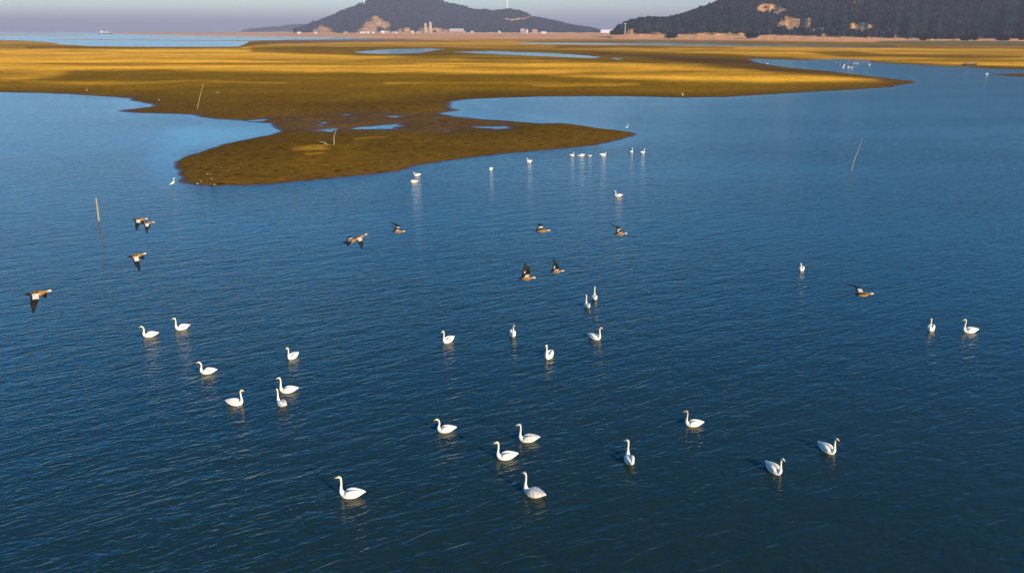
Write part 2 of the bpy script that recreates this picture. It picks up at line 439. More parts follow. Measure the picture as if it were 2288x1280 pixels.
def build_hill(name, u0, u1, du, foot_r, foot_z, ridge_r, ridge_s, front, tree_h, bare, seed, amp, rowsn=90, back=1.7, bump=2.0, base_col=FOREST, purp=.5):
    us = np.arange(u0, u1 + .1, du)
    ts = np.concatenate([np.linspace(-1, 0, 14)[:-1], np.linspace(0, back, rowsn)])
    U, T = np.meshgrid(us, ts, indexing='xy')
    fr, fz, rr = lerp(U, foot_r), lerp(U, foot_z), lerp(U, ridge_r)
    fj = vnoise(U / 19., U * 0, seed) * .6 + vnoise(U / 7., U * 0, seed + 1) * .4 - .5
    fr = fr + fj * 95; fz = fz + fj * min(5, bump * 2)
    rz = HC + lerp(U, ridge_s) / KZ * rr - tree_h
    rz = np.maximum(rz, fz)
    Y = np.where(T < 0, fr + T * front, fr + T * (rr - fr))
    X = (U - 1144) / KX * Y
    nz = fbm(X / 170, Y / 170, 4, seed) - .5
    nd = fbm(X / 45, Y / 45, 3, seed + 7) - .5
    up = np.clip(T, 0, 1)
    prof = np.where(T <= 1, up ** .85, 1 - (T - 1) * .8)
    prof = np.where(T <= 1, up ** 1.1, prof)
    Zh = np.where(T < 0, .2 + (fz - .2) * sst(-1, 0.15, T) , fz + (rz - fz) * prof)
    wgt = np.clip(np.minimum(T, 1) * 2.2, 0, 1) * (1 - sst(.75, 1.0, T) * .9)
    Zh = Zh + wgt * (nz * amp + nd * amp * .25) * np.clip((rz - fz) / 60, 0, 1)
    Zh = Zh + (fbm(X / 9, Y / 9, 2, seed + 3) - .5) * bump * (T > .02)
    hx, hy = proj(X.ravel(), Y.ravel(), Zh.ravel())
    b = np.zeros(U.size)
    wn = fbm(X.ravel() / 14, Y.ravel() / 14, 3, seed + 5) - .5
    for q in bare:
        b = np.maximum(b, pxm(hx + wn * 22, hy + wn * 9, q, 1.2, 3))
    b *= sst(-.32, -.05, fbm(X.ravel() / 7, Y.ravel() / 7, 2, seed + 11) - .5)
    tt = T.ravel()
    sandm = sst(.01, -.05, tt + wn * .06)
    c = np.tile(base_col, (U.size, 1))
    pm = (sst(.42, .62, fbm(X.ravel() / 110, Y.ravel() / 110, 3, seed + 13)) * purp)[:, None]
    c = c * (1 - pm) + PURP * pm
    bb = np.maximum(b, 0)[:, None]
    c = c * (1 - bb) + ROCK * bb
    c = c * (1 - sandm[:, None]) + SAND * 1.05 * sandm[:, None]
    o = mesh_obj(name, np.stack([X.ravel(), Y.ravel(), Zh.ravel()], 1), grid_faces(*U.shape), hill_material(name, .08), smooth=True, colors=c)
    tag(o, kind='structure')
    return U, T, X, Y, Zh, b.reshape(U.shape)

RB = [[(1738,52),(1745,44),(1768,40),(1785,42),(1810,42),(1812,52),(1790,58),(1770,60),(1762,66),(1758,58),(1742,57)],
      [(1805,62),(1830,58),(1846,60),(1838,68),(1812,66)],
      [(1900,62),(1906,52),(1930,50),(1950,56),(1942,66),(1912,68)],
      [(1688,18),(1710,9),(1740,12),(1758,20),(1745,26),(1700,25)],
      [(1905,2),(1925,-4),(1930,3),(1912,6)],
      [(1968,66),(1976,68),(1975,74),(1969,72)],
      [(1406,66),(1414,60),(1420,66),(1428,72),(1420,78),(1400,76)],
      [(1458,74),(1470,68),(1480,74),(1478,82),(1460,82)],
      [(1524,60),(1530,60),(1530,68),(1525,68)],
      [(1590,80),(1594,74),(1612,73),(1615,80)], [(1640,80),(1646,72),(1660,72),(1662,80)],
      [(1405,78),(1440,76),(1500,77),(1560,74),(1640,75),(1700,79),(1850,79),(1960,84),(2030,86),(2030,90),(1405,86)],
      [(2000,84),(2008,76),(2016,80),(2014,88)]]
RB = [q if len(q) > 10 and q[0] == (1405,78) else [(sum(p[0] for p in q)/len(q) + (a - sum(p[0] for p in q)/len(q)) * 1.12, sum(p[1] for p in q)/len(q) + (b - sum(p[1] for p in q)/len(q)) * 1.5 + 4) for a, b in q] for q in RB]
hr = build_hill('hill', 1366, 3300, 4,
    [(1366,1830),(1400,1790),(1500,1740),(1700,1640),(2000,1440),(2288,1330),(3300,1150)],
    [(1366,6),(1400,7.6),(1500,7.2),(1700,6.2),(2000,2.4),(2288,1.4),(3300,1)],
    [(1366,1900),(1400,1950),(1500,2150),(1700,2300),(2000,2350),(2288,2250),(3300,2000)],
    [(1366,-3),(1374,6),(1382,14),(1392,20),(1410,27),(1440,31),(1480,32),(1500,34),(1530,43),(1560,53),(1590,65),(1610,72),(1700,98),(1850,130),(2000,150),(2300,165),(3300,160)],
    230, 7, RB, 101, 34, rowsn=110)
CB = [[(700,66),(716,56),(740,64),(745,76),(690,78)],
      [(800,70),(812,55),(826,45),(838,36),(850,40),(862,48),(874,56),(876,64),(868,62),(862,70),(846,60),(842,76),(800,78)],
      [(885,76),(895,64),(905,59),(915,66),(935,76)],
      [(925,78),(940,66),(955,62),(985,64),(1010,70),(1060,76)],
      [(1128,43),(1150,42),(1168,43),(1180,38),(1188,38),(1178,46),(1150,47),(1130,47)]]
hc = build_hill('hill', 655, 1350, 3,
    [(655,4050),(850,3900),(1000,3900),(1200,4000),(1350,4100)],
    [(655,6),(850,8),(1000,9),(1200,8),(1350,8)],
    [(655,4300),(700,4500),(850,4900),(1000,4850),(1100,4700),(1350,4350)],
    [(655,4),(680,12),(700,19),(740,34),(800,57),(835,75),(880,90),(930,88),(960,78),(1000,62),(1030,57),(1063,46),(1080,49),(1105,45),(1133,49),(1160,45),(1190,32),(1230,25),(1280,13),(1330,4),(1350,-3)],
    330, 4, CB, 301, 60, rowsn=90, bump=5.0, purp=.25)
build_hill('hill', 528, 720, 3,
    [(528,7600),(720,7600)], [(528,8),(720,8)], [(528,7800),(720,8000)],
    [(528,-4),(545,3),(565,7),(590,9),(610,12),(625,11),(640,15),(670,17),(700,15),(720,4)], 400, 3, [], 401, 20, rowsn=24, bump=6)

# ------------------------------------------------------------------ forest on the hills
ICO = None
def ico(sub):
    bm = bmesh.new(); bmesh.ops.create_icosphere(bm, subdivisions=sub, radius=1)
    v = np.array([x.co[:] for x in bm.verts]); f = np.array([[a.index for a in q.verts] for q in bm.faces]); bm.free()
    return v, f
def forest(name, centers, heights, radii, cols, seed, m):
    rng = np.random.default_rng(seed)
    v, f = ico(1)
    n = len(centers); k = len(v)
    rad = 1 + rng.uniform(-.38, .38, (n, k, 1))
    V = v[None] * rad
    V = V * np.stack([radii * rng.uniform(.85, 1.15, n), radii * rng.uniform(.85, 1.15, n), heights * .5], 1)[:, None, :]
    V[:, :, 2] += heights[:, None] * .52
    V += centers[:, None, :]
    FF = (f[None] + (np.arange(n) * k)[:, None, None]).reshape(-1, 3)
    cc = cols[:, None, :] * rng.uniform(.75, 1.25, (n, k, 1))
    return mesh_obj(name, V.reshape(-1, 3), FF, m, colors=cc.reshape(-1, 3))
def scatter(h, spacing, seed, tmin=.0, tmax=1.12, umax=2700, hh=(5, 9)):
    U, T, X, Y, Zh, B = h
    rng = np.random.default_rng(seed)
    nr_, nc_ = U.shape
    area = 0.0
    i = np.arange(nr_ - 1); 
    dY = np.abs(Y[1:, :-1] - Y[:-1, :-1]); dX = np.abs(X[:-1, 1:] - X[:-1, :-1])
    cell = dX * dY * ((T[:-1, :-1] > tmin) & (T[:-1, :-1] < tmax) & (U[:-1, :-1] < umax))
    num = rng.poisson(cell / spacing ** 2)
    ii, jj = np.nonzero(num)
    ii = np.repeat(ii, num[ii, jj] if False else num[np.nonzero(num)]); jj = np.repeat(jj, num[np.nonzero(num)])
    a, b = rng.random(len(ii)), rng.random(len(ii))
    def bil(A):
        return (A[ii, jj] * (1 - b) + A[ii, jj + 1] * b) * (1 - a) + (A[ii + 1, jj] * (1 - b) + A[ii + 1, jj + 1] * b) * a
    x, y, z, bb = bil(X), bil(Y), bil(Zh), bil(B)
    keep = bb < .22
    x, y, z = x[keep], y[keep], z[keep]
    H = rng.uniform(*hh, len(x)) * (.75 + .5 * fbm(x / 60, y / 60, 2, seed))
    C = np.stack([x, y, z - .6], 1)
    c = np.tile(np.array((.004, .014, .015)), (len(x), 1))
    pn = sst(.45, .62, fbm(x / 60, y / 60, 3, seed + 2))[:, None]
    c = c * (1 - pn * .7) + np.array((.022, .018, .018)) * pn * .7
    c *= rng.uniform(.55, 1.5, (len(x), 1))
    return C, H, c
mf = mat('foliage', attr='col', rough=.85, spec=.0)
C_, H_, c_ = scatter(hr, 6.4, 5)
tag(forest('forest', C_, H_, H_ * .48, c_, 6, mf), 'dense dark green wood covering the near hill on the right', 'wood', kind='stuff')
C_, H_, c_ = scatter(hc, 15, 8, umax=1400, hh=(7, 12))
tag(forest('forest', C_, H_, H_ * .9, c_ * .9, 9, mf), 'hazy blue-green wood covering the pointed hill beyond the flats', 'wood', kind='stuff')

# ------------------------------------------------------------------ single trees at the foot of the right hill
mbark = mat('bark', (.07, .05, .035), .9, .1, (3, .7, 1.3))
def hill_z(h, px, y):
    U, T, X, Y, Zh, B = h
    j = int(np.argmin(abs(U[0] - px)))
    return float(np.interp(y, Y[:, j], Zh[:, j]))
def make_tree(hgt, wid, seed, colr):
    rng = np.random.default_rng(seed)
    root = empty('tree', (0, 0, 0))
    V, Fc = [], []
    def limb(p, q, r0, r1):
        p, q = Vector(p), Vector(q); d = (q - p).normalized()
        s = d.orthogonal().normalized(); t_ = d.cross(s); b0 = len(V)
        for c0, r in ((p, r0), (q, r1)):
            for k in range(7):
                a = k / 7 * 6.2832; V.append(c0 + s * math.cos(a) * r + t_ * math.sin(a) * r)
        for k in range(7):
            Fc.append((b0 + k, b0 + (k + 1) % 7, b0 + 7 + (k + 1) % 7, b0 + 7 + k))
    limb((0, 0, -.4), (0, .1, hgt * .4), .28, .2); limb((0, .1, hgt * .38), (.1, 0, hgt * .85), .2, .06)
    for k in range(6):
        a = k * 1.1; z0 = hgt * (.3 + .07 * k)
        limb((0, .05, z0), (math.cos(a) * wid * .35, math.sin(a) * wid * .35, z0 + hgt * .22), .1, .03)
    mesh_obj('trunk', V, Fc, mbark, root)
    lobes = [(rng.normal(0, .3, 3) * (wid * .5, wid * .5, hgt * .3) + (0, 0, hgt * .42), rng.uniform(.28, .48)) for _ in range(14)]
    pts, cs = [], []
    for c0, rr in lobes:
        n = 170; d = rng.normal(size=(n, 3)); d /= np.linalg.norm(d, axis=1)[:, None]
        pts.append(c0 + d * (rr * np.array((wid, wid, hgt * .95)) * .75) * rng.uniform(.6, 1.05, (n, 1)))
        cs.append(np.repeat(rng.uniform(.65, 1.4), n))
    pts = np.concatenate(pts); cs = np.concatenate(cs); n = len(pts)
    pts[:, 2] = np.maximum(pts[:, 2], rng.uniform(.01, .14, n) * hgt)
    a = rng.normal(size=(n, 3)); a /= np.linalg.norm(a, axis=1)[:, None]
    b = np.cross(a, rng.normal(size=(n, 3))); b /= np.linalg.norm(b, axis=1)[:, None]
    s = rng.uniform(.4, .8, (n, 1))
    Q = np.stack([pts - a * s, pts + b * s, pts + a * s, pts - b * s], 1).reshape(-1, 3)
    mesh_obj('crown', Q, np.arange(n * 4).reshape(-1, 4), mf, root, colors=np.repeat(np.array(colr)[None] * cs[:, None], 4, 0))
    return root
TG = 'trees standing clear at the foot of the near hill'
def place_tree(px, y, hgt, wid, seed, colr, label, group=None):
    t = make_tree(hgt, wid, seed, colr)
    t.location = FAR(px, y, hill_z(hr, px, y) - .1)
    tag(t, label, 'tree', group or TG)
    return t
DG = (.004, .012, .016); MG = (.012, .020, .012)
place_tree(1685, 1470, 14, 24, 1, DG, 'largest dark broad tree jutting onto the sand at the hill foot')
place_tree(1675, 1490, 11.5, 13.5, 2, DG, 'dark rounded tree tucked against the left of the largest broad tree')
place_tree(1497, 1560, 12.2, 15.0, 3, DG, 'dark broad tree standing out on the sand just left of the notch in the bank')
place_tree(1507, 1580, 10.8, 10.5, 4, DG, 'smaller dark tree hard against the right of the notch tree')
place_tree(2066, 1255, 12.2, 13.5, 5, DG, 'dark tree at the left end of the green strip')
place_tree(2078, 1310, 10.8, 10.5, 15, MG, 'olive green tree directly right of the tree at the green strip end')
place_tree(2160, 1240, 8.1, 19.5, 6, DG, 'low wide dark bush at the edge of the green strip')
place_tree(2182, 1255, 12.2, 9.0, 7, DG, 'narrow upright dark tree right of the low wide bush')
place_tree(2244, 1225, 10.8, 18.0, 8, DG, 'wide dark tree on the green strip, second from the right edge')
place_tree(2287, 1235, 14.9, 12.0, 9, DG, 'tall dark tree cut by the right edge of the picture')
place_tree(1388, 1800, 10, 11, 10, DG, 'dark tree at the left tip of the near hill')
place_tree(1380, 1815, 7, 8, 11, DG, 'outermost small tree at the left tip of the near hill')

# ------------------------------------------------------------------ buildings, turbines, mast, vessel
mwhite = mat('white_wall', (.64, .61, .58), .7, .3, (.3, .9, 1.06))
mcream = mat('cream_wall', (.48, .38, .26), .7, .3, (.3, .85, 1.08))
mpink = mat('pink_wall', (.40, .25, .19), .7, .3, (.3, .85, 1.08))
mroof = mat('grey_roof', (.30, .30, .31), .6, .3, (.4, .8, 1.1))
mwroof = mat('white_roof', (.55, .54, .53), .5, .4, (.1, .92, 1.04))
mred = mat('red_roof', (.30, .10, .06), .7, .2, (.4, .8, 1.1))
mglass = mat('window_glass', (.03, .04, .05), .15, .5, (.5, .8, 1.2))
mdark = mat('dark_hull', (.05, .045, .04), .5, .4, (1, .8, 1.2))
msteel = mat('painted_steel', (.80, .80, .80), .4, .5, (.2, .95, 1.03))

def boxv(V, Fc, x0, x1, y0, y1, z0, z1):
    b = len(V)
    V += [(x0,y0,z0),(x1,y0,z0),(x1,y1,z0),(x0,y1,z0),(x0,y0,z1),(x1,y0,z1),(x1,y1,z1),(x0,y1,z1)]
    Fc += [tuple(b + i for i in q) for q in ((0,3,2,1),(4,5,6,7),(0,1,5,4),(1,2,6,5),(2,3,7,6),(3,0,4,7))]
def house(w_, d_, h_, rh, wall, roof, label, cat, px, y, z, floors=1, nwin=3, group=None, name='house', rz=0):
    root = empty(name, FAR(px, y, z), rz)
    V, Fc = [], []
    boxv(V, Fc, -w_/2, w_/2, -d_/2, d_/2, -1.5, h_)
    if rh > 0:
        b = len(V); V += [(-w_/2,-d_/2,h_),(-w_/2,d_/2,h_),(-w_/2,0,h_+rh),(w_/2,-d_/2,h_),(w_/2,d_/2,h_),(w_/2,0,h_+rh)]
        Fc += [(b,b+2,b+1),(b+3,b+4,b+5)]
    mesh_obj('wall', V, Fc, wall, root)
    e = .5; V = []
    if rh > 0:
        k = rh / (d_/2); t_ = .35
        for sg in (-1, 1):
            b = len(V)
            V += [(-w_/2-e, sg*(d_/2+e), h_-k*e+.05),(w_/2+e, sg*(d_/2+e), h_-k*e+.05),(w_/2+e, 0, h_+rh+.05),(-w_/2-e, 0, h_+rh+.05)]
            V += [(a, b_, c + t_) for a, b_, c in V[b:b+4]]
        Fc = []
        for b in (0, 8):
            Fc += [tuple(b + i for i in q) for q in ((0,3,2,1),(4,5,6,7),(0,1,5,4),(1,2,6,5),(2,3,7,6),(3,0,4,7))]
    else:
        Fc = []
        boxv(V, Fc, -w_/2-.4, w_/2+.4, -d_/2-.4, d_/2+.4, h_+.01, h_+.8)
        boxv(V, Fc, -w_*.2, w_*.1, -d_*.2, d_*.2, h_+.81, h_+3)
    mesh_obj('roof', V, Fc, roof, root)
    for f_ in range(floors):
        zz = 1.0 + f_ * (h_ - .8) / floors
        for i in range(nwin):
            V, Fc = [], []
            cx = -w_/2 + (i + .5) * w_ / nwin; ww = w_ / nwin * .22
            boxv(V, Fc, cx-ww, cx+ww, -d_/2-.08, -d_/2+.02, zz, zz + min(1.6, (h_-.8)/floors*.55))
            mesh_obj('window', V, Fc, mglass, root)
    tag(root, label, cat, group)
    return root
def gz(px, y):
    return hill_z(hc, px, y)
def hz_(px, y): return FAR(px, y).x
VG = 'houses of the village at the foot of the far hill'
vil = [(668,3900,14,7,mwhite,mred,'small white house left of everything else in the far village'),
 (705,3860,12,5,mwhite,mroof,'lone pale house where the far hill starts to rise'),
 (772,3840,16,5,mpink,mroof,'dull pink long house left of the bright white row'),
 (810,3800,22,5,mwhite,mwroof,'long white house at the left end of the bright white row'),
 (822,3805,15,5,mwhite,mwroof,'short white house in the middle of the bright white row'),
 (834,3800,11,6,mwhite,mroof,'white house closing the bright white row on the right'),
 (855,3780,16,9,mwhite,mwroof,'brightest and tallest white house below the bare sandy mound'),
 (866,3790,22,6,mpink,mroof,'low pink house touching the brightest white house'),
 (878,3800,9,5,mwhite,mred,'small red-roofed white house right of the sandy mound'),
 (885,3790,12,5,mwhite,mroof,'grey-roofed white house between mound and second knoll'),
 (922,3780,9,7,mwhite,mwroof,'narrow white house below the twin towers'),
 (935,3790,14,5,mcream,mroof,'cream house just left of the twin towers'),
 (1036,3860,14,5,mcream,mroof,'cream shed at the right end of the white-roofed hall'),
 (1055,3870,12,4,mwhite,mwroof,'tiny white hut right of the cream shed'),
 (1116,3860,9,7,mwhite,mroof,'lone white house on the shore midway to the two pink blocks'),
 (1215,3850,22,6,mwhite,mwroof,'low white building right of the two pink blocks')]
for (px, y, w_, h_, a_, b_, lb) in vil:
    house(w_, 10, h_, 2.6, a_, b_, lb, 'house', px, y, gz(px, y), 1, 3, VG)
def tower(px, y, w_, h_, label):
    root = empty('tower_block', FAR(px, y, gz(px, y)))
    V, Fc = [], []
    boxv(V, Fc, -w_/2, w_/2, -6, 6, -2, h_); boxv(V, Fc, -w_/2-1.2, -w_/2-.01, -3, 3, -2, h_-4); boxv(V, Fc, w_/2+.01, w_/2+1.2, -3, 3, -2, h_-4)
    mesh_obj('wall', V, Fc, mcream, root)
    V, Fc = [], []
    boxv(V, Fc, -w_/2-.3, w_/2+.3, -6.3, 6.3, h_+.01, h_+1); boxv(V, Fc, -2, 2, -2, 2, h_+1.01, h_+4)
    mesh_obj('roof', V, Fc, mwroof, root)
    for f_ in range(int(h_ // 4)):
        for sx in (-1, 1):
            V, Fc = [], []
            boxv(V, Fc, sx*w_/4-1, sx*w_/4+1, -6.08, -5.98, 1.5+f_*4, 3.2+f_*4)
            mesh_obj('window', V, Fc, mglass, root)
    tag(root, label, 'tower block', 'twin towers on the far shore')
tower(951, 3820, 8, 38, 'left and slightly lower of the twin cream tower blocks')
tower(962, 3830, 9, 43, 'right and taller of the twin cream tower blocks')
house(64, 30, 8, 6, mpink, mwroof, 'wide low hall with broad shining white roof on the far shore', 'hall', 1020, 3850, gz(1020, 3850) + 3, 1, 8, name='hall')
house(22, 14, 17, 0, mpink, mwroof, 'taller pink block, left of the pair below the hill tail', 'apartment block', 1168, 3860, gz(1168, 3860), 4, 5, 'pair of pink blocks', 'apartment_block')
house(10, 12, 15, 0, mwhite, mwroof, 'narrow white block attached to the right side of the taller pink block', 'apartment block', 1177.5, 3865, gz(1177, 3860), 4, 2, 'pair of pink blocks', 'apartment_block')
house(24, 14, 15, 0, mpink, mroof, 'right-hand pink block of the pair, with a dark middle', 'apartment block', 1195, 3860, gz(1195, 3860), 3, 4, 'pair of pink blocks', 'apartment_block')
house(62, 20, 11, 3, mwhite, mwroof, 'long bright white building between the far hill and the near hill', 'warehouse', 1357, 3860, 7, 1, 8, name='warehouse')

def lathe(prof, n=16):
    V, Fc = [], []
    for r, z in prof:
        for k in range(n):
            a = k / n * 6.28318; V.append((r * math.cos(a), r * math.sin(a), z))
    for i in range(len(prof) - 1):
        for k in range(n):
            Fc.append((i*n+k, i*n+(k+1) % n, (i+1)*n+(k+1) % n, (i+1)*n+k))
    Fc.append(tuple(range(n))[::-1]); Fc.append(tuple((len(prof)-1)*n+k for k in range(n)))
    return V, Fc
def turbine(px, y, z, label):
    root = empty('wind_turbine', FAR(px, y, z))
    V, Fc = lathe([(3.2, -6), (2.9, 10), (2.2, 50), (1.7, 90)])
    mesh_obj('tower', V, Fc, msteel, root, smooth=True)
    V, Fc = [], []; boxv(V, Fc, -2, 2, -4.5, 7, 90.1, 94)
    nac = mesh_obj('nacelle', V, Fc, msteel, root)
    hub = mesh_obj('hub', *lathe([(.2, 0), (1.4, .8), (1.8, 2.4), (1.8, 3)]), msteel, root, smooth=True)
    hub.location = (0, -7.6, 92); hub.rotation_euler = (-math.pi / 2, 0, 0)
    for k in range(3):
        V, Fc = [], []
        L_ = [(0,.9,.9),(3,1.0,.8),(8,1.9,.45),(20,1.4,.3),(34,.8,.16),(42,.25,.05)]
        for s, c, th in L_:
            V += [(-c*.4, -th*.5, s), (c*.1, th*.5, s), (c, 0, s), (c*.1, -th*.5, s)]
        for i in range(len(L_)-1):
            for q in range(4): Fc.append((i*4+q, i*4+(q+1) % 4, i*4+4+(q+1) % 4, i*4+4+q))
        Fc += [(3,2,1,0), tuple(len(V)-4+i for i in range(4))]
        bl = mesh_obj('blade', V, Fc, msteel, root)
        bl.location = (0, -6.4, 92); bl.rotation_euler = (0, k * 2.0944 + .2, 0)
    tag(root, label, 'wind turbine', 'wind turbines on the far ridge')
turbine(1133, 4690, hill_z(hc, 1133, 4690), 'white wind turbine tower rising from the small summit right of the peak')
turbine(817, 4760, hill_z(hc, 817, 4760) + 2, 'white wind turbine on the left shoulder of the peak, mostly above the frame')
root = empty('mast', FAR(1396.5, 1790, 8))
mesh_obj('pole', *lathe([(.45, -1), (.35, 10), (.25, 22)]), msteel, root)
V, Fc = [], []; boxv(V, Fc, -1.1, 1.1, -.3, .3, 20, 21.5); mesh_obj('antenna', V, Fc, msteel, root)
tag(root, 'thin white mast among the trees at the left tip of the near hill', 'mast')

# vessel on the far water
y0 = 4300
root = empty('work_barge', FAR(235, y0, 0))
V, Fc = [], []
hull = [(-34, 2, 0), (-31, 5, 0), (25, 6, 0), (36, .5, 1.5)]
for x, hw, rise in hull:
    V += [(x, -hw, -.6), (x, hw, -.6), (x, hw + .6, 4 + rise), (x, -hw - .6, 4 + rise)]
for i in range(3):
    for q in range(4): Fc.append((i*4+q, i*4+(q+1) % 4, i*4+4+(q+1) % 4, i*4+4+q))
Fc += [(3,2,1,0),(12,13,14,15)]
mesh_obj('hull', V, Fc, mdark, root)
V, Fc = [], []; boxv(V, Fc, -25, -11, -4, 4, 4.5, 12); boxv(V, Fc, -22, -15, -3, 3, 12.01, 15); mesh_obj('wheelhouse', V, Fc, mwhite, root)
V, Fc = [], []; boxv(V, Fc, -6, 26, -4.5, 4.5, 4.5, 10); boxv(V, Fc, 4, 16, -3.5, 3.5, 10.01, 13); mesh_obj('deckhouse', V, Fc, mcream, root)
mesh_obj('mast', *lathe([(.5, 5), (.3, 20)], 8), mdark, root, loc=(-8, 0, 0))
tag(root, 'dark vessel with white and cream deckhouses on the distant water', 'boat')

# small blue-grey skiff at the right-hand sandbar
mblue = mat('blue_paint', (.012, .03, .045), .5, .4, (2, .7, 1.3))
mwood = mat('weathered_wood', (.34, .27, .19), .85, .2, (6, .7, 1.25))
g = G(2170, 149)
root = empty('skiff', (g.x, g.y + 1.5, .12), R(6))
V, Fc = [], []
secs = [(-3.0, .75, 0), (-1.5, 1.0, 0), (0, 1.08, 0), (1.5, .92, .08), (2.6, .5, .25), (3.3, .05, .45)]
for x, hw, r_ in secs:
    V += [(x, -hw, .65 + r_), (x, -hw*.8, .2 + r_*.6), (x, 0, -.05 + r_*.6), (x, hw*.8, .2 + r_*.6), (x, hw, .65 + r_), (x, hw*.9, .62 + r_), (x, 0, .15 + r_*.6), (x, -hw*.9, .62 + r_)]
for i in range(len(secs)-1):
    for q in range(8): Fc.append((i*8+q, i*8+8+q, i*8+8+(q+1) % 8, i*8+(q+1) % 8))
Fc += [tuple(range(8)), tuple(len(V)-8+i for i in range(8))[::-1]]
mesh_obj('hull', V, Fc, mblue, root)
for x in (-1.8, 0, 1.5):
    V, Fc = [], []; boxv(V, Fc, x-.15, x+.15, -.78, .78, .48, .54); mesh_obj('thwart', V, Fc, mwood, root)
V, Fc = [], []; boxv(V, Fc, -2.2, .6, -.6, .6, .56, 1.05); mesh_obj('tarpaulin', V, Fc, mblue, root)
tag(root, 'small dark blue skiff lying against the golden bank at the right', 'boat')

# ------------------------------------------------------------------ bird builder
def loft(V, Fc, Cc, rings, n=16, color=(1, 1, 1)):
    """rings: (centre, u vector, v vector) ; optional 4th entry colour"""
    b = len(V)
    for rg in rings:
        c0, u, v = Vector(rg[0]), Vector(rg[1]), Vector(rg[2])
        cl = rg[3] if len(rg) > 3 else color
        for k in range(n):
            a = k / n * 2 * math.pi
            V.append(c0 + u * math.cos(a) + v * math.sin(a)); Cc.append(cl)
    for i in range(len(rings) - 1):
        for k in range(n):
            Fc.append((b+i*n+k, b+i*n+(k+1) % n, b+(i+1)*n+(k+1) % n, b+(i+1)*n+k))
    Fc.append(tuple(b + k for k in range(n))[::-1]); Fc.append(tuple(b + (len(rings)-1)*n + k for k in range(n)))
def tube(V, Fc, Cc, pts, n=14, color=(1, 1, 1)):
    """pts: (pos, radius[, colour]) smoothed by Catmull-Rom"""
    P_ = [Vector(p[0]) for p in pts]; Rr = [p[1] for p in pts]; K = [p[2] if len(p) > 2 else color for p in pts]
    out = []
    for i in range(len(P_) - 1):
        p0, p1, p2, p3 = P_[max(i-1, 0)], P_[i], P_[i+1], P_[min(i+2, len(P_)-1)]
        for s in range(4):
            t = s / 4
            q = .5 * ((2*p1) + (p2-p0)*t + (2*p0-5*p1+4*p2-p3)*t*t + (3*p1-p0-3*p2+p3)*t**3)
            out.append((q, Rr[i]*(1-t)+Rr[i+1]*t, tuple(K[i][c]*(1-t)+K[i+1][c]*t for c in range(3))))
    out.append((P_[-1], Rr[-1], K[-1]))
    rings = []; side = None
    for i, (q, r, cl) in enumerate(out):
        d = (out[min(i+1, len(out)-1)][0] - out[max(i-1, 0)][0]).normalized()
        if side is None:
            side = d.cross(Vector((0, 1, 0)))
            if side.length < .1: side = d.cross(Vector((1, 0, 0)))
        side = (side - d * side.dot(d)).normalized()
        rings.append((q, side * r, d.cross(side) * r, cl))
    loft(V, Fc, Cc, rings, n)
def fuse(name, V, Fc, Cc, voxel, m, parent=None):
    me = bpy.data.meshes.new('tmp'); me.from_pydata([tuple(v) for v in V], [], Fc)
    bm = bmesh.new(); bm.from_mesh(me); bmesh.ops.recalc_face_normals(bm, faces=bm.faces); bm.to_mesh(me); bm.free()
    o = bpy.data.objects.new('tmp', me); COL.objects.link(o)
    md = o.modifiers.new('r', 'REMESH'); md.mode = 'VOXEL'; md.voxel_size = voxel; md.use_smooth_shade = True
    sm = o.modifiers.new('s', 'SMOOTH'); sm.iterations = 2; sm.factor = .4
    dg = bpy.context.evaluated_depsgraph_get(); ev = o.evaluated_get(dg)
    nm = bpy.data.meshes.new_from_object(ev)
    bpy.data.objects.remove(o)
    kd = KDTree(len(V))
    for i, v in enumerate(V): kd.insert(v, i)
    kd.balance()
    ca = nm.color_attributes.new('col', 'FLOAT_COLOR', 'POINT')
    buf = np.ones((len(nm.vertices), 4), np.float32)
    for i, v in enumerate(nm.vertices):
        hits = kd.find_n(v.co, 3)
        ws = [1 / (h[2] + 1e-4) for h in hits]; tw = sum(ws)
        for c in range(3): buf[i, c] = sum(Cc[h[1]][c] * w_ for h, w_ in zip(hits, ws)) / tw
    ca.data.foreach_set('color', buf.ravel())
    nm.materials.clear(); nm.materials.append(m); nm.name = name
    nm.polygons.foreach_set('use_smooth', np.ones(len(nm.polygons), bool))
    ob = bpy.data.objects.new(name, nm); COL.objects.link(ob)
    if parent: ob.parent = parent
    return ob
mfeather = mat('feathers', attr='col', rough=.75, spec=.2, noise=(14, .93, 1.04))
mbill = mat('black_bill', (.02, .018, .016), .4, .5, (40, .8, 1.2))
mbilly = mat('yellow_bill', (.62, .40, .04), .4, .5, (40, .9, 1.1))
mleg = mat('dark_leg', (.03, .03, .025), .6, .3, (20, .8, 1.2))
WH = (.66, .60, .50); WY = (.54, .47, .31); GY = (.27, .215, .18); GW = (.40, .37, .345)

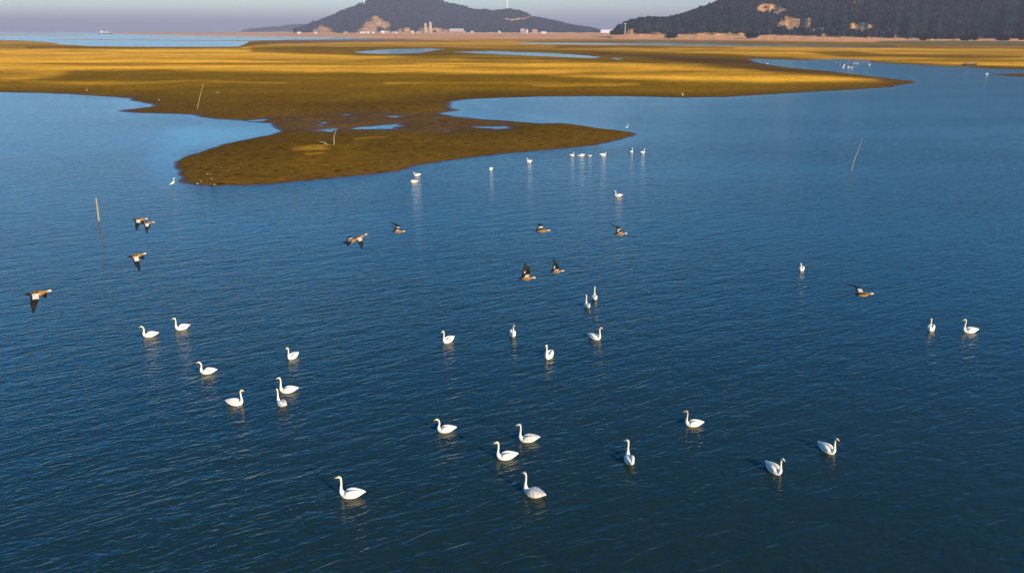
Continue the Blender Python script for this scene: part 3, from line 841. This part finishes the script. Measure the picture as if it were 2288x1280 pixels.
NECKS = {   # side view points (x, z) from the breast up to the crown, then head direction
 'tall':  [(.25,.06,.10),(.335,.16,.072),(.350,.30,.042),(.335,.46,.033),(.330,.60,.031),(.345,.70,.034)],
 'curved':[(.25,.06,.10),(.325,.15,.072),(.325,.27,.045),(.300,.38,.036),(.305,.49,.033),(.345,.57,.035)],
 'short': [(.25,.06,.10),(.310,.14,.070),(.290,.22,.046),(.280,.30,.038),(.320,.37,.036)],
 'feeding':[(.25,.06,.09),(.33,.10,.060),(.40,.09,.042),(.46,.03,.034),(.49,-.05,.03)],
 'resting':[(.25,.07,.10),(.30,.16,.068),(.22,.24,.045),(.10,.26,.038),(-.02,.24,.035)]}
def make_swan(neck='tall', yaw=0.0, white=WH, nk=WY, back=None, tail=.0):
    root = empty('swan', (0, 0, 0))
    V, Fc, Cc = [], [], []
    back = back or white
    body = [(-.56, .175+tail, .012, .008), (-.50, .165+tail, .05, .018), (-.42, .14+tail*.7, .09, .045), (-.30, .105, .14, .09), (-.16, .075, .175, .13), (0, .055, .19, .15), (.14, .045, .178, .148), (.25, .045, .14, .13), (.33, .055, .085, .095), (.375, .065, .03, .04)]
    loft(V, Fc, Cc, [((x * .92 + .02, 0, z), (0, hw, 0), (0, 0, hh)) for x, z, hw, hh in body], 20, white)
    for sg in (-1, 1):   # folded wings, raised over the back and crossing above the tail
        wng = [(.24, sg*.085, .10, .03, .04), (.16, sg*.115, .135, .065, .085), (.02, sg*.115, .16, .085, .11), (-.14, sg*.095, .175, .085, .10), (-.30, sg*.065, .185, .065, .07), (-.43, sg*.04, .19, .038, .036), (-.53, sg*.02, .195, .012, .012)]
        loft(V, Fc, Cc, [((x * .92 + .02, y, z + tail * .5), (0, hw, 0), (0, 0, hh)) for x, y, z, hw, hh in wng], 14, back)
    pts = NECKS[neck]
    np_ = [((x, 0, z), r * 1.18, tuple(white[c]*(1-i/(len(pts)-1))+nk[c]*(i/(len(pts)-1)) for c in range(3))) for i, (x, z, r) in enumerate(pts)]
    lx, lz, _ = pts[-1]
    hd = Vector((math.cos(yaw), math.sin(yaw), 0))
    if neck == 'feeding': hd = Vector((.3, 0, -1)).normalized()
    if neck == 'resting': hd = Vector((-1, 0, -.35)).normalized()
    up = Vector((0, 0, 1)) if neck not in ('feeding',) else Vector((1, 0, .3))
    c0 = Vector((lx, 0, lz))
    np_ += [(tuple(c0 + hd * .035 + up * .035), .044, nk), (tuple(c0 + hd * .075 + up * .035), .044, nk), (tuple(c0 + hd * .115 + up * .022), .033, nk), (tuple(c0 + hd * .15 + up * .008), .022, nk)]
    tube(V, Fc, Cc, np_, 14, white)
    fuse('body', V, Fc, Cc, .0135, mfeather, root)
    if neck not in ('feeding',):
        b0 = c0 + hd * .14 + up * .012; b1 = c0 + hd * .185 - up * .006; b2 = c0 + hd * .245 - up * .026
        V, Fc, Cc = [], [], []; sd_ = hd.cross(up).normalized()
        loft(V, Fc, Cc, [(b0, sd_ * .021, up * .024), (b1, sd_ * .017, up * .015)], 10)
        bk = mesh_obj('beak', V, Fc, mbilly, root, smooth=True)
        V, Fc, Cc = [], [], []
        loft(V, Fc, Cc, [(b1, sd_ * .0175, up * .0155), (b2, sd_ * .016, up * .008), (b2 + hd * .012, sd_ * .008, up * .004)], 10)
        mesh_obj('beak_tip', V, Fc, mbill, bk, smooth=True)
        for s in (-1, 1):
            V, Fc, Cc = [], [], []
            e = c0 + hd * .085 + up * .048 + sd_ * s * .036
            loft(V, Fc, Cc, [(e - sd_*s*.006, hd*.008, up*.008), (e + sd_*s*.004, hd*.006, up*.006)], 8)
            mesh_obj('eye', V, Fc, mbill, root)
    return root

SG = 'swans floating on the open water'
PR = {}
def swan(px, py, yaw, pose, label, scale=1.0, head=0, kind='w', group=SG, tail=0.0):
    key = (pose, head, kind, tail)
    g = G(px, py); scale *= .83 if pose == 'curved' else .88
    if key not in PR:
        if kind == 'w': s = make_swan(pose, R(head), tail=tail)
        elif kind == 'g': s = make_swan(pose, R(head), WH, GY, WH, tail)
        elif kind == 'h': s = make_swan(pose, R(head), WH, GW, GW, tail)
        PR[key] = s
        s.location = g; s.rotation_euler = (0, 0, R(yaw)); s.scale = (scale,)*3
        tag(s, label, 'swan', group)
    else:
        s = dup(PR[key], g, R(yaw), label, group, scale); s['category'] = 'swan'
    return s
swan(786,1108,180,'tall','large white swan facing left, nearest the lower left of the water', 1.05)
swan(1193,1106,146,'tall','large white swan angled away to the left with greyish back, foremost at bottom centre', 1.05, kind='h')
swan(1406,1032,93,'tall','swan seen from behind with its head turned left', 1.0, head=55)
swan(1728,1052,-62,'tall','swan turned toward the viewer with raised tail, lower of the two at lower right', .95, tail=.06)
swan(1847,1007,-58,'tall','swan turned toward the viewer with raised tail, upper of the two at lower right', .95, tail=.06)
swan(1132,1023,188,'tall','white swan facing left, lower of the close pair at bottom centre', .97)
swan(1181,984,180,'tall','grey-headed white swan behind the close pair at bottom centre', .98, kind='h')
swan(997,963,186,'curved','white swan with bent neck facing left, directly left above the close pair', .98)
swan(1550,950,180,'tall','pale swan with a dusky brown neck, alone above the right pair', .9, kind='g')
swan(645,875,188,'tall','white swan overlapped by another, the farther of the two', .97)
swan(630,905,134,'tall','white swan overlapping another, the nearer of the two', .9)
swan(525,903,-6,'tall','white swan facing right, alone of its left group to do so', .95, tail=.0)
swan(465,833,184,'curved','white swan with bent neck between the right-facing swan and the far left pair', 1.0)
swan(336,751,190,'curved','leftmost white swan, lower of the far left pair', 1.02)
swan(408,735,200,'tall','white swan at the upper right of the far left pair', .92, tail=.06)
swan(655,799,243,'tall','narrow-looking swan facing half toward the viewer above the overlapping two', .9)
swan(1002,763,226,'tall','white swan with upturned tail, left of the swan facing the viewer', .92, tail=.06)
swan(1145,748,-82,'tall','white swan seen head on, facing the viewer', .92, head=30)
swan(1227,797,246,'tall','tall-necked swan turned half left, below the swan seen head on', 1.05)
swan(1328,756,-36,'tall','white swan facing right, below the two seen from behind', .95)
swan(1312,686,97,'tall','lower of the two swans close together seen from behind', .88)
swan(1328,668,84,'tall','upper of the two swans close together seen from behind', .92)
swan(1791,603,236,'curved','single white swan with its reflection, far out at the right above all others there', .95)
swan(2080,736,232,'tall','tall-necked swan, left one of the pair near the right edge', .98)
swan(2167,742,182,'tall','long-bodied swan facing left, right one of the pair near the right edge', 1.0)
swan(1382,439,180,'curved','single swan with curved neck midway between the flying ducks and the spit', .97)
swan(932,393,180,'short','swan with curled neck close under the spit, above a resting one', .97)
swan(925,408,180,'resting','resting swan without a visible neck, below the curled-neck swan', .97)
swan(1097,379,240,'resting','tiny resting white swan alone below the middle of the spit', .85)
swan(1183,362,210,'curved','small swan with raised neck between the lone resting one and the row of four', .9)
RG = 'row of four distant swans below the spit'
swan(1278,348,10,'curved','first from the left in the row of four swans below the spit', .75, group=RG)
swan(1299,349,182,'feeding','second from the left in the row, long low body with its head in the water', 1.0, group=RG)
swan(1317,350,150,'feeding','third in the row of four, small with its head under water', .75, group=RG)
swan(1347,348,4,'short','last and brightest of the row of four, facing right with a short neck', 1.0, group=RG)
swan(1411,341,62,'tall','left of the two upright swans off the tip of the spit', .85)
swan(1436,342,30,'tall','right of the two upright swans off the tip of the spit', .8)
FG = 'distant flock in the inlet behind the point'
for (x, y, yw, ps, sc_) in [(1884,151,20,'short',1.1),(1896,151,180,'tall',1.1),(1903,151.5,170,'short',1.0),(1877,145,100,'tall',1.0),(1886,146,30,'short',1.1),(1909,142,0,'tall',1.0),(1916,142,180,'short',1.0),(1943,145,10,'short',1.1)]:
    swan(x, y, yw, ps, 'far white swan of the small flock in the inlet behind the sandy point', sc_, group=FG)
swan(1715,143,180,'short','lone far swan at the narrow left end of the inlet', 1.1, group=FG)
swan(2205,166,0,'short','lone far swan at the tip of the right-hand sandbar', 1.1, group=FG)

# ------------------------------------------------------------------ ducks
OR = (.24, .11, .022); PALE = (.50, .38, .22); BLK = (.006, .006, .006); DWH = (.42, .385, .32)
def make_duck(inner, outer, sweep=.10, body_pitch=0, swimming=False, name='duck', twist=0.0):
    """inner/outer: wing angles in degrees above the horizontal"""
    root = empty(name, (0, 0, 0))
    V, Fc, Cc = [], [], []
    bd = [(-.335, .0, .028, .006, BLK), (-.27, .0, .045, .016, BLK), (-.20, .0, .055, .04, BLK), (-.15, .0, .07, .058, OR), (-.05, -.005, .085, .078, OR), (.05, -.008, .078, .078, OR), (.12, 0, .058, .062, OR), (.18, .014, .036, .042, OR)]
    loft(V, Fc, Cc, [((x, 0, z), (0, hw, 0), (0, 0, hh), c) for x, z, hw, hh, c in bd], 16)
    tube(V, Fc, Cc, [((.15, 0, .01), .040, OR), ((.22, 0, .024), .028, OR), ((.275, 0, .034), .030, PALE), ((.31, 0, .038), .035, PALE), ((.345, 0, .032), .024, PALE), ((.36, 0, .028), .014, PALE)], 12)
    if not swimming:
        for sg in (-1, 1):
            rings = []
            p = Vector((.045, sg * .05, .035)); steps = 13; span = .58
            for i in range(steps + 1):
                s = i / steps
                ang = R(inner if s < .45 else inner + (outer - inner) * min(1, (s - .45) / .15))
                d = Vector((0, sg * math.cos(ang), math.sin(ang)))
                nrm = Vector((0, -sg * math.sin(ang), math.cos(ang)))
                chord = .235 * (1 - .1 * s) if s < .5 else .223 * (1 - (s - .5) * 1.45)
                lead = .04 * math.sin(min(s, .5) * math.pi) if s < .5 else .04 - sweep * 2.0 * (s - .5) - .1 * (s - .5) ** 2
                white = .06 < s < .38
                chdir = Vector((1, 0, twist))
                c0 = p + Vector((lead, 0, 0)) - chdir * chord * .5
                rings.append((c0, chdir * chord * .5, nrm * (.012 * (1 - .55 * s)), DWH if white else BLK))
                p = p + d * (span / steps)
            b0 = len(V)
            loft(V, Fc, Cc, rings, 14)
            for i in range(b0, len(V)):       # black flight feathers along the trailing edge of the inner wing
                k = (i - b0) % 14
                if 5 <= k <= 9 and (i - b0) // 14 > 0: Cc[i] = BLK
    else:
        for sg in (-1, 1):
            wg = [(.10, sg*.05, .03, .02, .03, DWH), (.0, sg*.065, .045, .03, .05, DWH), (-.14, sg*.05, .05, .03, .04, DWH), (-.26, sg*.025, .05, .014, .014, BLK)]
            loft(V, Fc, Cc, [((x, y, z), (0, hw, 0), (0, 0, hh), c) for x, y, z, hw, hh, c in wg], 12)
    fuse('body', V, Fc, Cc, .0075, mfeather, root)
    V, Fc, Cc = [], [], []
    loft(V, Fc, Cc, [((.352, 0, .028), (0, .013, 0), (0, 0, .013)), ((.385, 0, .018), (0, .011, 0), (0, 0, .006)), ((.402, 0, .016), (0, .006, 0), (0, 0, .003))], 10)
    mesh_obj('beak', V, Fc, mbill, root, smooth=True)
    return root
DGp = 'shelducks flying low over the water'
def duck(px, py, length_px, yaw, label, inner, outer, pitch=0, roll=0, sweep=.10, twist=0.0):
    d = make_duck(inner, outer, sweep, twist=twist)
    depth = F * .73 / length_px * abs(math.cos(R(yaw)))
    d.location = AT(px, py, depth)
    d.rotation_euler = (R(roll), R(-pitch), R(yaw))
    tag(d, label, 'duck', DGp)
duck(85,655,60,8,'nearest flying duck at the left edge, near wing hanging down', -34,-60, 4, 8)
duck(312,491,36,6,'left one of the two ducks flying almost touching', -32,-66, 0, 6)
duck(330,499,30,12,'right one of the two ducks flying almost touching', -40,-75, 3, 10)
duck(306,571,44,4,'duck with one long wing straight down, below the touching two', -55,-62, 8, 22, sweep=.02)
duck(804,530,36,10,'duck with lowered wing and raised head, front one of the close two at centre left', -48,-80, 16, 8)
duck(784,539,42,8,'duck with level wings tight behind the one with the lowered wing', 8,-14, 12, 4, sweep=.14)
duck(889,518,32,8,'duck with black wingtips swept back, alone right of the close two', 50,24, -3, 4, sweep=.45)
duck(1210,516,39,6,'upper left duck of the four at centre right, wings half raised', 30,-8, -4, 0, sweep=.22)
duck(1385,523,34,8,'duck flying right of the others just under the lone curved-neck swan', 46,24, -3, 4, sweep=.5)
duck(1176,622,42,14,'duck with its wing stretched straight up, lowest of the centre group', 62,80, -6, 4, sweep=.08)
duck(1243,607,36,8,'duck with black wing raised, just right of the one with straight-up wing', 52,74, -2, 4, sweep=.12)
duck(1928,658,50,8,'lone flying duck on the right with wings swept back', 20,14, -4, 2, sweep=.5)
DK2 = 'dark ducks resting in the inlet behind the point'
first = None
for (x, y, yw) in [(1869,141,170),(1876,141.5,10),(1931,140,175),(1938,139.5,5),(1925,141,160)]:
    if first is None:
        first = make_duck(0, 0, swimming=True); first.location = G(x, y) + Vector((0, 0, .05)); first.rotation_euler = (0, 0, R(yw)); first.scale = (1.5,)*3
        tag(first, 'small dark duck sitting among the far flock in the inlet', 'duck', DK2)
    else:
        dup(first, G(x, y) + Vector((0, 0, .05)), R(yw), 'small dark duck sitting among the far flock in the inlet', DK2, 1.5)

# ------------------------------------------------------------------ egrets
def make_egret(col_):
    root = empty('egret', (0, 0, 0))
    V, Fc, Cc = [], [], []
    bd = [(-.30, .36, .015, .01), (-.24, .39, .04, .025), (-.12, .44, .07, .06), (0, .50, .08, .085), (.09, .55, .06, .075), (.14, .59, .03, .04)]
    loft(V, Fc, Cc, [((x, 0, z), (0, hw, 0), (-.3 * hh, 0, hh)) for x, z, hw, hh in bd], 14, col_)
    tube(V, Fc, Cc, [((.09, 0, .56), .05), ((.15, 0, .64), .03), ((.13, 0, .74), .022), ((.11, 0, .83), .02), ((.13, 0, .91), .022), ((.17, 0, .935), .03), ((.21, 0, .93), .022), ((.235, 0, .925), .014)], 12, col_)
    fuse('body', V, Fc, Cc, .009, mfeather, root)
    V, Fc, Cc = [], [], []
    loft(V, Fc, Cc, [((.225, 0, .925), (0, .012, 0), (0, 0, .012)), ((.35, 0, .905), (0, .002, 0), (0, 0, .002))], 8)
    mesh_obj('beak', V, Fc, mbilly, root)
    for s in (-1, 1):
        V, Fc, Cc = [], [], []
        tube(V, Fc, Cc, [((-.02, s*.035, .44), .014), ((.0, s*.035, .24), .010), ((-.01, s*.035, .0), .009), ((-.01, s*.035, -.1), .009)], 8)
        mesh_obj('leg', V, Fc, mleg, root)
    return root
EG = 'egrets at the water edge'
e = make_egret(WH); e.location = G(387, 421); e.rotation_euler = (0, 0, R(25)); tag(e, 'white egret wading at the left end of the near spit', 'egret', EG)
e2 = make_egret((.50, .50, .50)); e2.location = G(1401, 292) + Vector((0, 0, .03)); e2.rotation_euler = (0, 0, R(40)); e2.scale = (1.0,)*3
tag(e2, 'slim greyish egret standing behind the right tip of the near spit', 'egret', EG)
e3 = dup(e, G(1525, 218) + Vector((0, 0, .02)), R(200), 'small white egret on the far muddy shore, right of centre', EG, 1.1)

# ------------------------------------------------------------------ stakes and driftwood
def stake(pts, label, cat='stake', name='stake', m=mwood):
    V, Fc, Cc = [], [], []
    tube(V, Fc, Cc, pts, 9)
    o = mesh_obj(name, V, Fc, m, smooth=True)
    tag(o, label, cat)
    return o
mpale = mat('bleached_wood', (.26, .21, .14), .85, .2, (5, .7, 1.15))
g = G(221, 494)
stake([(g + Vector((0, 0, -.5)), .075), (g, .075), (g + Vector((.03, 0, .9)), .068), (g + Vector((.05, 0, 1.8)), .062)], 'short pale wooden stake standing in the water at the left', m=mpale)
g = G(440, 247)
stake([(g + Vector((-.1, 0, -.4)), .07), (g + Vector((.8, 0, 2.4)), .055), (g + Vector((1.75, 0, 4.75)), .04)], 'long leaning pole stuck in the brown flat', 'pole', 'leaning_pole', mpale)
g = G(1902, 382)
stake([(g + Vector((0, 0, -.5)), .05), (g + Vector((.12, 0, .9)), .045), (g + Vector((.42, 0, 2.1)), .03), (g + Vector((.72, 0, 3.4)), .016)], 'thin bent cane leaning out of the water at the right', 'pole', 'bamboo_cane', mpale)
g = G(747, 331) + Vector((0, 0, .3))
root = empty('driftwood', g)
V, Fc, Cc = [], [], []
tube(V, Fc, Cc, [((0, 0, -.2), .07), ((.02, 0, .6), .06), ((.08, 0, 1.2), .05), ((.42, 0, 2.0), .03)], 9); mesh_obj('stem', V, Fc, mpale, root, smooth=True)
V, Fc, Cc = [], [], []
tube(V, Fc, Cc, [((.02, 0, .1), .06), ((-.6, -.1, .08), .05), ((-1.2, 0, .3), .04), ((-1.9, .1, .55), .03)], 8)
tube(V, Fc, Cc, [((-.9, -.05, .2), .035), ((-1.3, .1, .55), .02)], 8); mesh_obj('branch', V, Fc, mpale, root, smooth=True)
tag(root, 'forked pale driftwood branch standing on the near spit', 'driftwood')

# pale stones and shell heaps on the flats
mstone = mat('pale_stone', (.15, .12, .075), .8, .2, (9, .75, 1.2))
rs = random.Random(4)
def stone(px, py, w_, h_, label, group=None):
    V, f = ico(2)
    V = V * (1 + np.array([rs.uniform(-.16, .16) for _ in range(len(V))])[:, None]) * np.array((w_/2, w_/2.4, h_/2))
    gz_ = G(px, py, .25)
    o = mesh_obj('stone', V, f, mstone, smooth=True, loc=(gz_.x, gz_.y, .25 + h_ * .15))
    o.rotation_euler = (0, 0, rs.uniform(0, 3)); tag(o, label, 'stone', group)
stone(193,203,.9,.6,'pale lump on the muddy shore at the far left')
stone(486,209,1.0,.6,'pale lump on the flat right of the leaning pole top')
stone(355,224,.7,.35,'low pale lump by the notch in the left shore')
SG2 = 'pale stones at the left end of the near spit'
stone(441,411,.35,.18,'pale stone nearest the water in the group at the left end of the near spit', SG2)
stone(449,406,.22,.15,'small pale stone just behind the one nearest the water', SG2)
stone(463,389,.28,.15,'left pale stone of the highest two in the group on the spit', SG2)
stone(470,390,.24,.14,'right pale stone of the highest two in the group on the spit', SG2)
stone(472,400,.26,.16,'lone pale stone below the highest two on the spit', SG2)
stone(478,413,.40,.12,'flat pale stone right of the one nearest the water on the spit', SG2)

# ------------------------------------------------------------------ low grass on the near flats
rng = np.random.default_rng(12)
ok = np.nonzero((PY > 196) & (Z > .10) & (PX > -60) & (PX < 2350))[0]
wgt = P[ok, 1] ** 2
pick = rng.choice(ok, 9000, p=wgt / wgt.sum())
pick = pick[fbm(P[pick, 0] * .12, P[pick, 1] * .12, 3, 71) > .5]
bx = P[pick, 0] + rng.uniform(-.5, .5, len(pick)); by = P[pick, 1] + rng.uniform(-.5, .5, len(pick)); bz = Z[pick]
nb = 7
bx, by, bz = (np.repeat(q, nb) for q in (bx, by, bz))
bx = bx + rng.normal(0, .09, len(bx)); by = by + rng.normal(0, .09, len(by))
hh = rng.uniform(.05, .17, len(bx)); an = rng.uniform(0, 6.28, len(bx)); wd = rng.uniform(.012, .03, len(bx))
lx_, ly_ = rng.normal(0, .06, len(bx)), rng.normal(0, .06, len(bx))
Q = np.stack([np.stack([bx - np.cos(an) * wd, by - np.sin(an) * wd, bz - .01], 1), np.stack([bx + np.cos(an) * wd, by + np.sin(an) * wd, bz - .01], 1), np.stack([bx + lx_, by + ly_, bz + hh], 1)], 1).reshape(-1, 3)
gc = np.where(rng.random((len(bx) // nb, 1)) < .7, np.array([[.055, .042, .006]]), np.array([[.17, .10, .015]]))
gc = np.repeat(np.repeat(gc, nb, 0), 3, 0)
tag(mesh_obj('grass', Q, np.arange(len(Q)).reshape(-1, 3), mf, colors=gc), 'short dry and dark green grass tufts scattered over the brown flats', 'grass', kind='stuff')

# ------------------------------------------------------------------ haze
HAZE = 0.000115
V, Fc = [], []
boxv(V, Fc, -62000, 62000, -200, 42000, -2.0, 420)
hm = bpy.data.materials.new('haze'); hm.use_nodes = True
t = hm.node_tree; t.nodes.remove(t.nodes['Principled BSDF'])
pv = t.nodes.new('ShaderNodeVolumePrincipled')
pv.inputs['Color'].default_value = (.48, .485, .60, 1)
pv.inputs['Density'].default_value = HAZE
pv.inputs['Anisotropy'].default_value = 0.0
t.links.new(pv.outputs[0], t.nodes['Material Output'].inputs['Volume'])
hz = mesh_obj('haze', V, Fc, hm)
tag(hz, 'thin pale haze over the flats and the sea', 'haze', kind='stuff')
